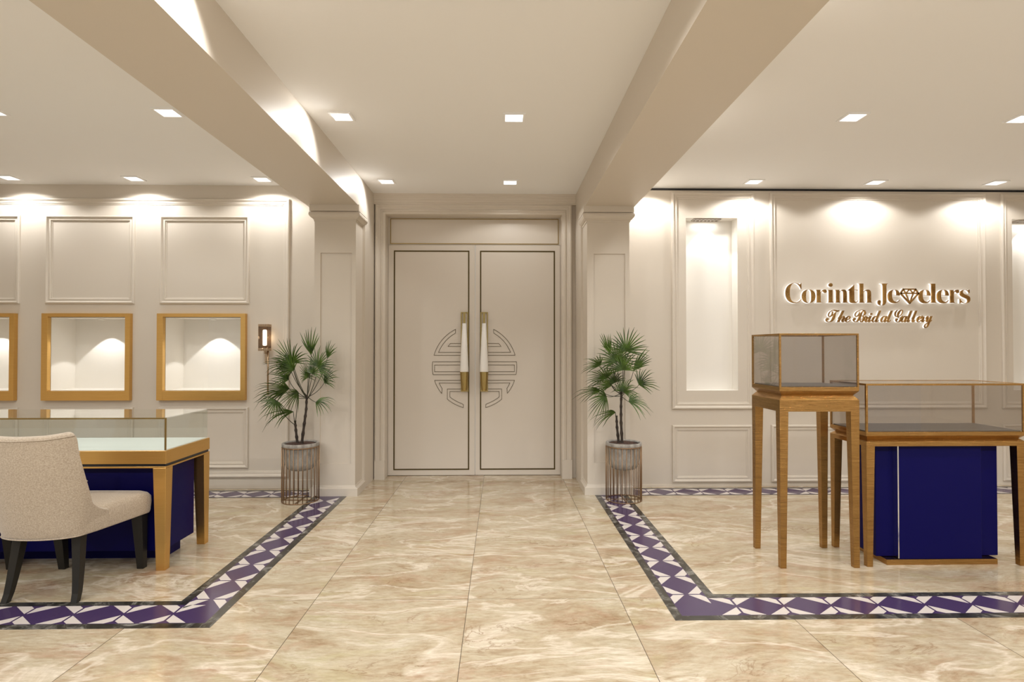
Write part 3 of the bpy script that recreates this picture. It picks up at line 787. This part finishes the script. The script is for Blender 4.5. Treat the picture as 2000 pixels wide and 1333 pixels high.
def make_chair(label, loc):
    root = thing('upholstered_chair', label, 'chair', loc, 0., 'upholstered chairs at the gold table')
    # seat: D shaped pad, wide at the front
    def outline(sc_, z, grow):
        pts = []
        rx, ry = .215, .105
        for i in range(13):
            th = -90 + i * 15; a = math.radians(th); pts.append(((rx + grow) * math.sin(a), YC + .01 - (ry + grow) * math.cos(a)))
        fr, w_ = .245 + grow, .292 + grow; r = .045
        for i in range(1, 7):
            t = i / 7; pts.append((rx + grow + (w_ - rx - grow) * (t ** .9), YC + (fr - r - YC) * t))
        for i in range(7):
            a = math.pi / 2 * i / 6; pts.append((w_ - r + r * math.cos(a), fr - r + r * math.sin(a)))
        n = 6
        for i in range(1, n): pts.append((w_ - r - 2 * (w_ - r) * i / n, fr + .006 * math.sin(math.pi * i / n)))
        for i in range(7):
            a = math.pi / 2 + math.pi / 2 * i / 6; pts.append((-w_ + r + r * math.cos(a), fr - r + r * math.sin(a)))
        for i in range(6, 0, -1):
            t = i / 7; pts.append((-(rx + grow + (w_ - rx - grow) * (t ** .9)), YC + (fr - r - YC) * t))
        return [(x, y, z) for x, y in pts]
    bm = BM(); loops = []
    for z, g in ((.336, -.012), (.338, -.003), (.347, 0), (.40, .004), (.432, .002), (.452, -.010), (.463, -.03), (.468, -.08), (.470, -.14)):
        loops.append(outline(1, z, g))
    loft(bm, loops); obj('seat', bm, FABRIC, root, smooth=True)
    # barrel back
    bm = BM(); TH = [t * 4 for t in range(-15, 16)]
    TH = sorted(set([-110, -107, -104, -100, -97, -93, 93, 97, 100, 104, 107, 110, -90, -86, -82, -78, -75, -72, -69, -66.5, -64, -62.5, -61.5, -60.7, -60] + [i * 4 for i in range(-14, 15)] + [90, 86, 82, 78, 75, 72, 69, 66.5, 64, 62.5, 61.5, 60.7, 60]))
    NZ = 18; thick = .062; outer = []; inner = []
    for th in TH:
        zt = smooth_interp(TOPZ, abs(th)); co, ci = [], []
        for k in range(NZ + 1):
            z = .334 + (zt - .012 - .334) * k / NZ
            x, y = plan(th, z); b_ = .008
            co.append((x * (1 + .0), y, z))
            zi = .44 + (zt - .012 - .44) * k / NZ
            x, y = plan(th, zi, thick * (1.0 + .25 * math.sin(math.pi * k / NZ))); ci.append((x, y, zi))
        # rolled top edge
        x0_, y0_, z0_ = co[-1]; x1_, y1_, z1_ = ci[-1]
        roll = [(x0_ + (x1_ - x0_) * t, y0_ + (y1_ - y0_) * t, z0_ + (.012 * math.sin(math.pi * t)) + (z1_ - z0_) * t) for t in (.12, .3, .5, .7, .88)]
        outer.append(co + roll + ci[::-1])
    V = [[bm.verts.new(p) for p in l] for l in outer]
    for a, b in zip(V, V[1:]):
        for i in range(len(a) - 1): bm.faces.new((a[i], a[i + 1], b[i + 1], b[i]))
    bm.faces.new(V[0]); bm.faces.new(V[-1][::-1])
    back = obj('backrest', bm, FABRIC, root, smooth=True)
    sd = back.modifiers.new('s', 'SUBSURF'); sd.levels = 1; sd.render_levels = 1
    # piping round the outer edge of the back and its foot
    bm = BM(); top = []
    for th in [i * 3 for i in range(-19, 20)]:
        zt = smooth_interp(TOPZ, abs(th)) - .020; x, y = plan(th, zt, -.0015); top.append((x, y, zt))
    tube(bm, top, .0025, 6); obj('piping', bm, FABRIC, root, smooth=True)
    bm = BM(); bot = []
    for th in [i * 5 for i in range(-18, 19)]:
        x, y = plan(th, .345, -.001); bot.append((x, y, .341))
    tube(bm, bot, .003, 6); obj('piping', bm, FABRIC, root, smooth=True)
    # wing seams seen on the edges of the back
    for s in (-1, 1):
        for th, dz in ((62.5, 0), (74, 0)):
            bm = BM(); zt = smooth_interp(TOPZ, th) - .010; a = plan(s * th, zt, -.001); b = plan(s * th, zt, thick)
            tube(bm, [(a[0], a[1], zt), ((a[0] + b[0]) / 2, (a[1] + b[1]) / 2, zt + .013), (b[0], b[1], zt)], .0022, 6)
            obj('seam', bm, FABRIC, root)
    # front legs straight and tapered, rear legs sweep back
    for s in (-1, 1):
        bm = BM(); prism(bm, [(s * .228 - .019, .222, 0), (s * .228 + .019, .222, 0), (s * .228 + .019, .26 - .002, 0), (s * .228 - .019, .258, 0)],
                         [(s * .235 - .032, .17, .345), (s * .235 + .032, .17, .345), (s * .235 + .032, .228, .345), (s * .235 - .032, .228, .345)])
        obj('leg', bm, CHAIRLEG, root, bevel=.002)
    for s in (-1, 1):
        bm = BM(); loops = []
        for i in range(9):
            t = i / 8; z = .345 * t; y = -.225 + .062 * (t ** .62); x = s * (.176 - .028 * t); hw = .015 + .009 * t; hd = .016 + .010 * t
            loops.append([(x - hw, y - hd, z), (x + hw, y - hd, z), (x + hw, y + hd, z), (x - hw, y + hd, z)])
        loft(bm, loops); obj('leg', bm, CHAIRLEG, root, bevel=.002)
    return root
ch0 = make_chair('beige upholstered chair seen from behind, fully in view at the gold table', (-2.352, 3.245, 0))
ch1 = copy_tree(ch0); ch1.location = (-3.110, 3.245, 0)
ch1['label'] = 'second beige chair, only its seat corner showing behind the first at the left edge'

# ================================================================== potted fan palms on wire stands
def wire_stand(label, loc):
    root = thing('plant_stand', label, 'plant stand', loc, group='wire plant stands')
    R = .151; n = 26
    def ring(z, r=.0042):
        bm = BM(); seg = 56; loops = []
        for k in range(seg):
            a = 2 * math.pi * k / seg
            loops.append([((R + r * math.cos(p)) * math.cos(a), (R + r * math.cos(p)) * math.sin(a), z + r * math.sin(p)) for p in [math.pi * 2 * q / 8 for q in range(8)]])
        loops.append(loops[0]); V = [[bm.verts.new(p) for p in l] for l in loops[:-1]]
        for i in range(seg):
            a, b = V[i], V[(i + 1) % seg]
            for j in range(8): bm.faces.new((a[j], a[(j + 1) % 8], b[(j + 1) % 8], b[j]))
        return bm
    obj('ring', ring(.462), WIRE, root, smooth=True); obj('ring', ring(.0045), WIRE, root, smooth=True)
    for k in range(n):
        a = 2 * math.pi * (k + .3) / n; bm = BM(); x, y = R * math.cos(a), R * math.sin(a)
        tube(bm, [(x, y, .003), (x, y, .463)], .0034, 6); obj('wire', bm, WIRE, root, smooth=True)
    bm = BM(); bx(bm, -R, R, -.006, .006, .001, .007); bx(bm, -.006, .006, -R, R, .0012, .0072); obj('cross_brace', bm, WIRE, root)
    return root
def palm(label, loc, trunks, fronds, seed):
    rnd = random.Random(seed)
    root = thing('potted_palm', label, 'plant', loc, group='fan palms in concrete pots')
    bm = BM(); lathe(bm, [(.02, .262), (.07, .263), (.098, .271), (.118, .290), (.131, .325), (.137, .375), (.140, .455), (.142, .466), (.1515, .4665), (.1525, .470), (.1525, .492), (.148, .496), (.140, .496), (.133, .494), (.131, .484), (.131, .47), (.02, .468)], 64)
    obj('pot', bm, CONCRETE, root, smooth=True).data.polygons.foreach_get
    bm = BM(); seg = 40; c = None; loops = []
    for i, r in enumerate((.131, .11, .085, .06, .035, .008)):
        loops.append([(r * math.cos(2 * math.pi * k / seg), r * math.sin(2 * math.pi * k / seg), .484 + .006 * (1 - r / .131) + (rnd.random() - .5) * .008 * (i > 0)) for k in range(seg)])
    loft(bm, loops); obj('soil', bm, SOILM, root, smooth=True)
    for tr_ in trunks:
        bm = BM(); pts = [Vector(p) for p in tr_]; fine = []
        for a, b in zip(pts, pts[1:]):
            for i in range(6): fine.append(a.lerp(b, i / 6))
        fine.append(pts[-1]); L = []
        for i, p in enumerate(fine):
            r = (.0125 - .004 * i / len(fine)) * (1.25 if i % 3 == 0 else .92)
            L.append([(p.x + r * math.cos(2 * math.pi * k / 9), p.y + r * math.sin(2 * math.pi * k / 9), p.z) for k in range(9)])
        loft(bm, L); obj('trunk', bm, BARK, root)
    for (hx_, hy_, hz, R, dirdeg, spread, tilt, droop, ti_) in fronds:
        hub = Vector((hx_, hy_, hz)); base = Vector(trunks[ti_][-1]) - Vector((0, 0, rnd.uniform(0, .05)))
        d = math.radians(dirdeg); e1 = Vector((math.cos(d), 0, math.sin(d)))
        # fan plane: contains e1 and a second axis, tilted out of the picture plane
        perp = Vector((-math.sin(d), 0, math.cos(d))); e2 = (perp * math.cos(tilt) + Vector((0, 1, 0)) * math.sin(tilt)).normalized()
        e1 = (e1 + Vector((0, -1, 0)) * rnd.uniform(-.1, .35)).normalized(); e2 = (e2 - e1 * e1.dot(e2)).normalized(); nrm = e1.cross(e2)
        if nrm.y > 0: nrm = -nrm
        fr = bpy.data.objects.new('frond', None)
        bm = BM(); n = max(9, int(spread / 9.5)); up = Vector((0, 0, 1))
        for i in range(n):
            a = math.radians(-spread / 2 + spread * i / (n - 1) + rnd.uniform(-2, 2)); dr = e1 * math.cos(a) + e2 * math.sin(a)
            ln = R * (1 - .22 * abs(2 * i / (n - 1) - 1) ** 2) * rnd.uniform(.80, 1.12)
            side = (e2 * math.cos(a) - e1 * math.sin(a)); ns = 6; rows = []
            for k in range(ns + 1):
                t = k / ns
                p = hub + dr * ln * t - up * (droop * ln * t * t * t * rnd.uniform(.9, 1.1)) + nrm * (.04 * ln * math.sin(math.pi * t))
                wd = R * .023 * (math.sin(math.pi * min(1, (t * .9 + .10) ** .8)) ** .75 if t < 1 else .02) + .0004
                rows.append((p - side * wd + nrm * wd * .5, p, p + side * wd + nrm * wd * .5))
            V = [[bm.verts.new(q) for q in r] for r in rows]
            for r0, r1 in zip(V, V[1:]):
                for j in (0, 1): bm.faces.new((r0[j], r0[j + 1], r1[j + 1], r1[j]))
        f = obj('frond', bm, LEAF, root)
        bm = BM(); mid = (base + hub) / 2 + Vector(((hub.x - base.x) * .16, (hub.y - base.y) * .16, -abs(hub.x - base.x) * .22)); pts = []
        for k in range(9):
            t = k / 8; pts.append(base * (1 - t) ** 2 + mid * 2 * t * (1 - t) + hub * t * t)
        tube(bm, pts, .0034, 6, .0022); obj('petiole', bm, STEM, f)
    return root
def hubs(cx, data, m=.00442, cam_z=681):
    out = []
    for px, py, R, dr, sp, dy, tilt, droop, ti_ in data:
        out.append(((px - cx) * m, dy, 1.3 + (cam_z - py) * m, R * m * 1.2, dr, sp, tilt, droop, ti_))
    return out
Z = lambda py: 1.3 + (681 - py) * .00442
LP, RP = (-1.711, 4.995, 0), (1.058, 4.97, 0)
wire_stand('bronze wire plant stand left of the entrance', LP); wire_stand('bronze wire plant stand right of the entrance', RP)
palm('fan palm in a grey concrete pot beside the left pilaster, below the wall sconce', LP,
     [[(.012, -.01, .48), (.034, -.01, .66), (.046, 0, .78), (.050, 0, .90)], [(-.03, .01, .48), (-.045, .01, .60), (-.052, .01, .68)]],
     hubs(587.5, [(576, 708, 46, 112, 210, -.05, .5, .15, 0), (605, 692, 46, 92, 60, .03, .2, .0, 0), (625, 716, 38, 55, 220, -.06, .35, .15, 0),
      (563, 714, 42, 160, 110, .02, .8, .35, 0), (572, 757, 58, 163, 130, -.09, .9, .35, 0), (547, 780, 30, 235, 170, -.08, .3, .2, 1),
      (577, 802, 52, 172, 80, -.05, .9, .55, 1), (618, 785, 34, 8, 120, -.02, 1.0, .4, 0), (629, 748, 40, 48, 110, .05, .7, .2, 0),
      (596, 738, 36, 100, 200, .07, .8, .2, 0), (558, 742, 40, 140, 140, .07, .6, .3, 0), (633, 700, 32, 70, 60, .08, .4, .1, 0), (574, 722, 40, 150, 150, -.02, .9, .3, 0),
      (588, 765, 34, 195, 150, -.07, .8, .4, 1), (582, 722, 42, 128, 150, -.1, .6, .1, 0), (612, 730, 36, 70, 170, -.04, .7, .2, 0), (560, 765, 48, 178, 70, -.02, 1.0, .5, 0)]), 3)
palm('fan palm in a grey concrete pot beside the right pilaster', RP,
     [[(-.015, -.01, .48), (-.024, -.01, .66), (-.022, 0, .80), (-.018, 0, .93)], [(-.04, .01, .48), (-.055, .01, .62), (-.06, .01, .72)]],
     hubs(1218, [(1202, 706, 42, 95, 230, -.07, .4, .2, 0), (1222, 686, 42, 88, 210, -.02, .3, .1, 0), (1192, 692, 38, 106, 36, .02, .2, .0, 0),
      (1174, 714, 36, 150, 120, .03, .6, .3, 0), (1240, 724, 46, 52, 50, .04, .5, .1, 0), (1250, 752, 36, 45, 140, .03, .6, .2, 0),
      (1184, 738, 40, 140, 150, -.03, .6, .3, 0), (1172, 762, 46, 172, 80, -.05, .9, .4, 0), (1180, 772, 36, 205, 160, -.09, .4, .3, 0),
      (1199, 804, 44, 175, 110, -.06, .9, .55, 1), (1226, 784, 36, 12, 130, -.05, .8, .35, 0), (1214, 764, 32, 70, 200, -.09, .8, .3, 0), (1204, 748, 36, 120, 180, .06, .7, .3, 0), (1212, 722, 40, 95, 190, -.1, .6, .15, 0), (1190, 752, 42, 160, 110, -.1, .8, .4, 0)]), 11)
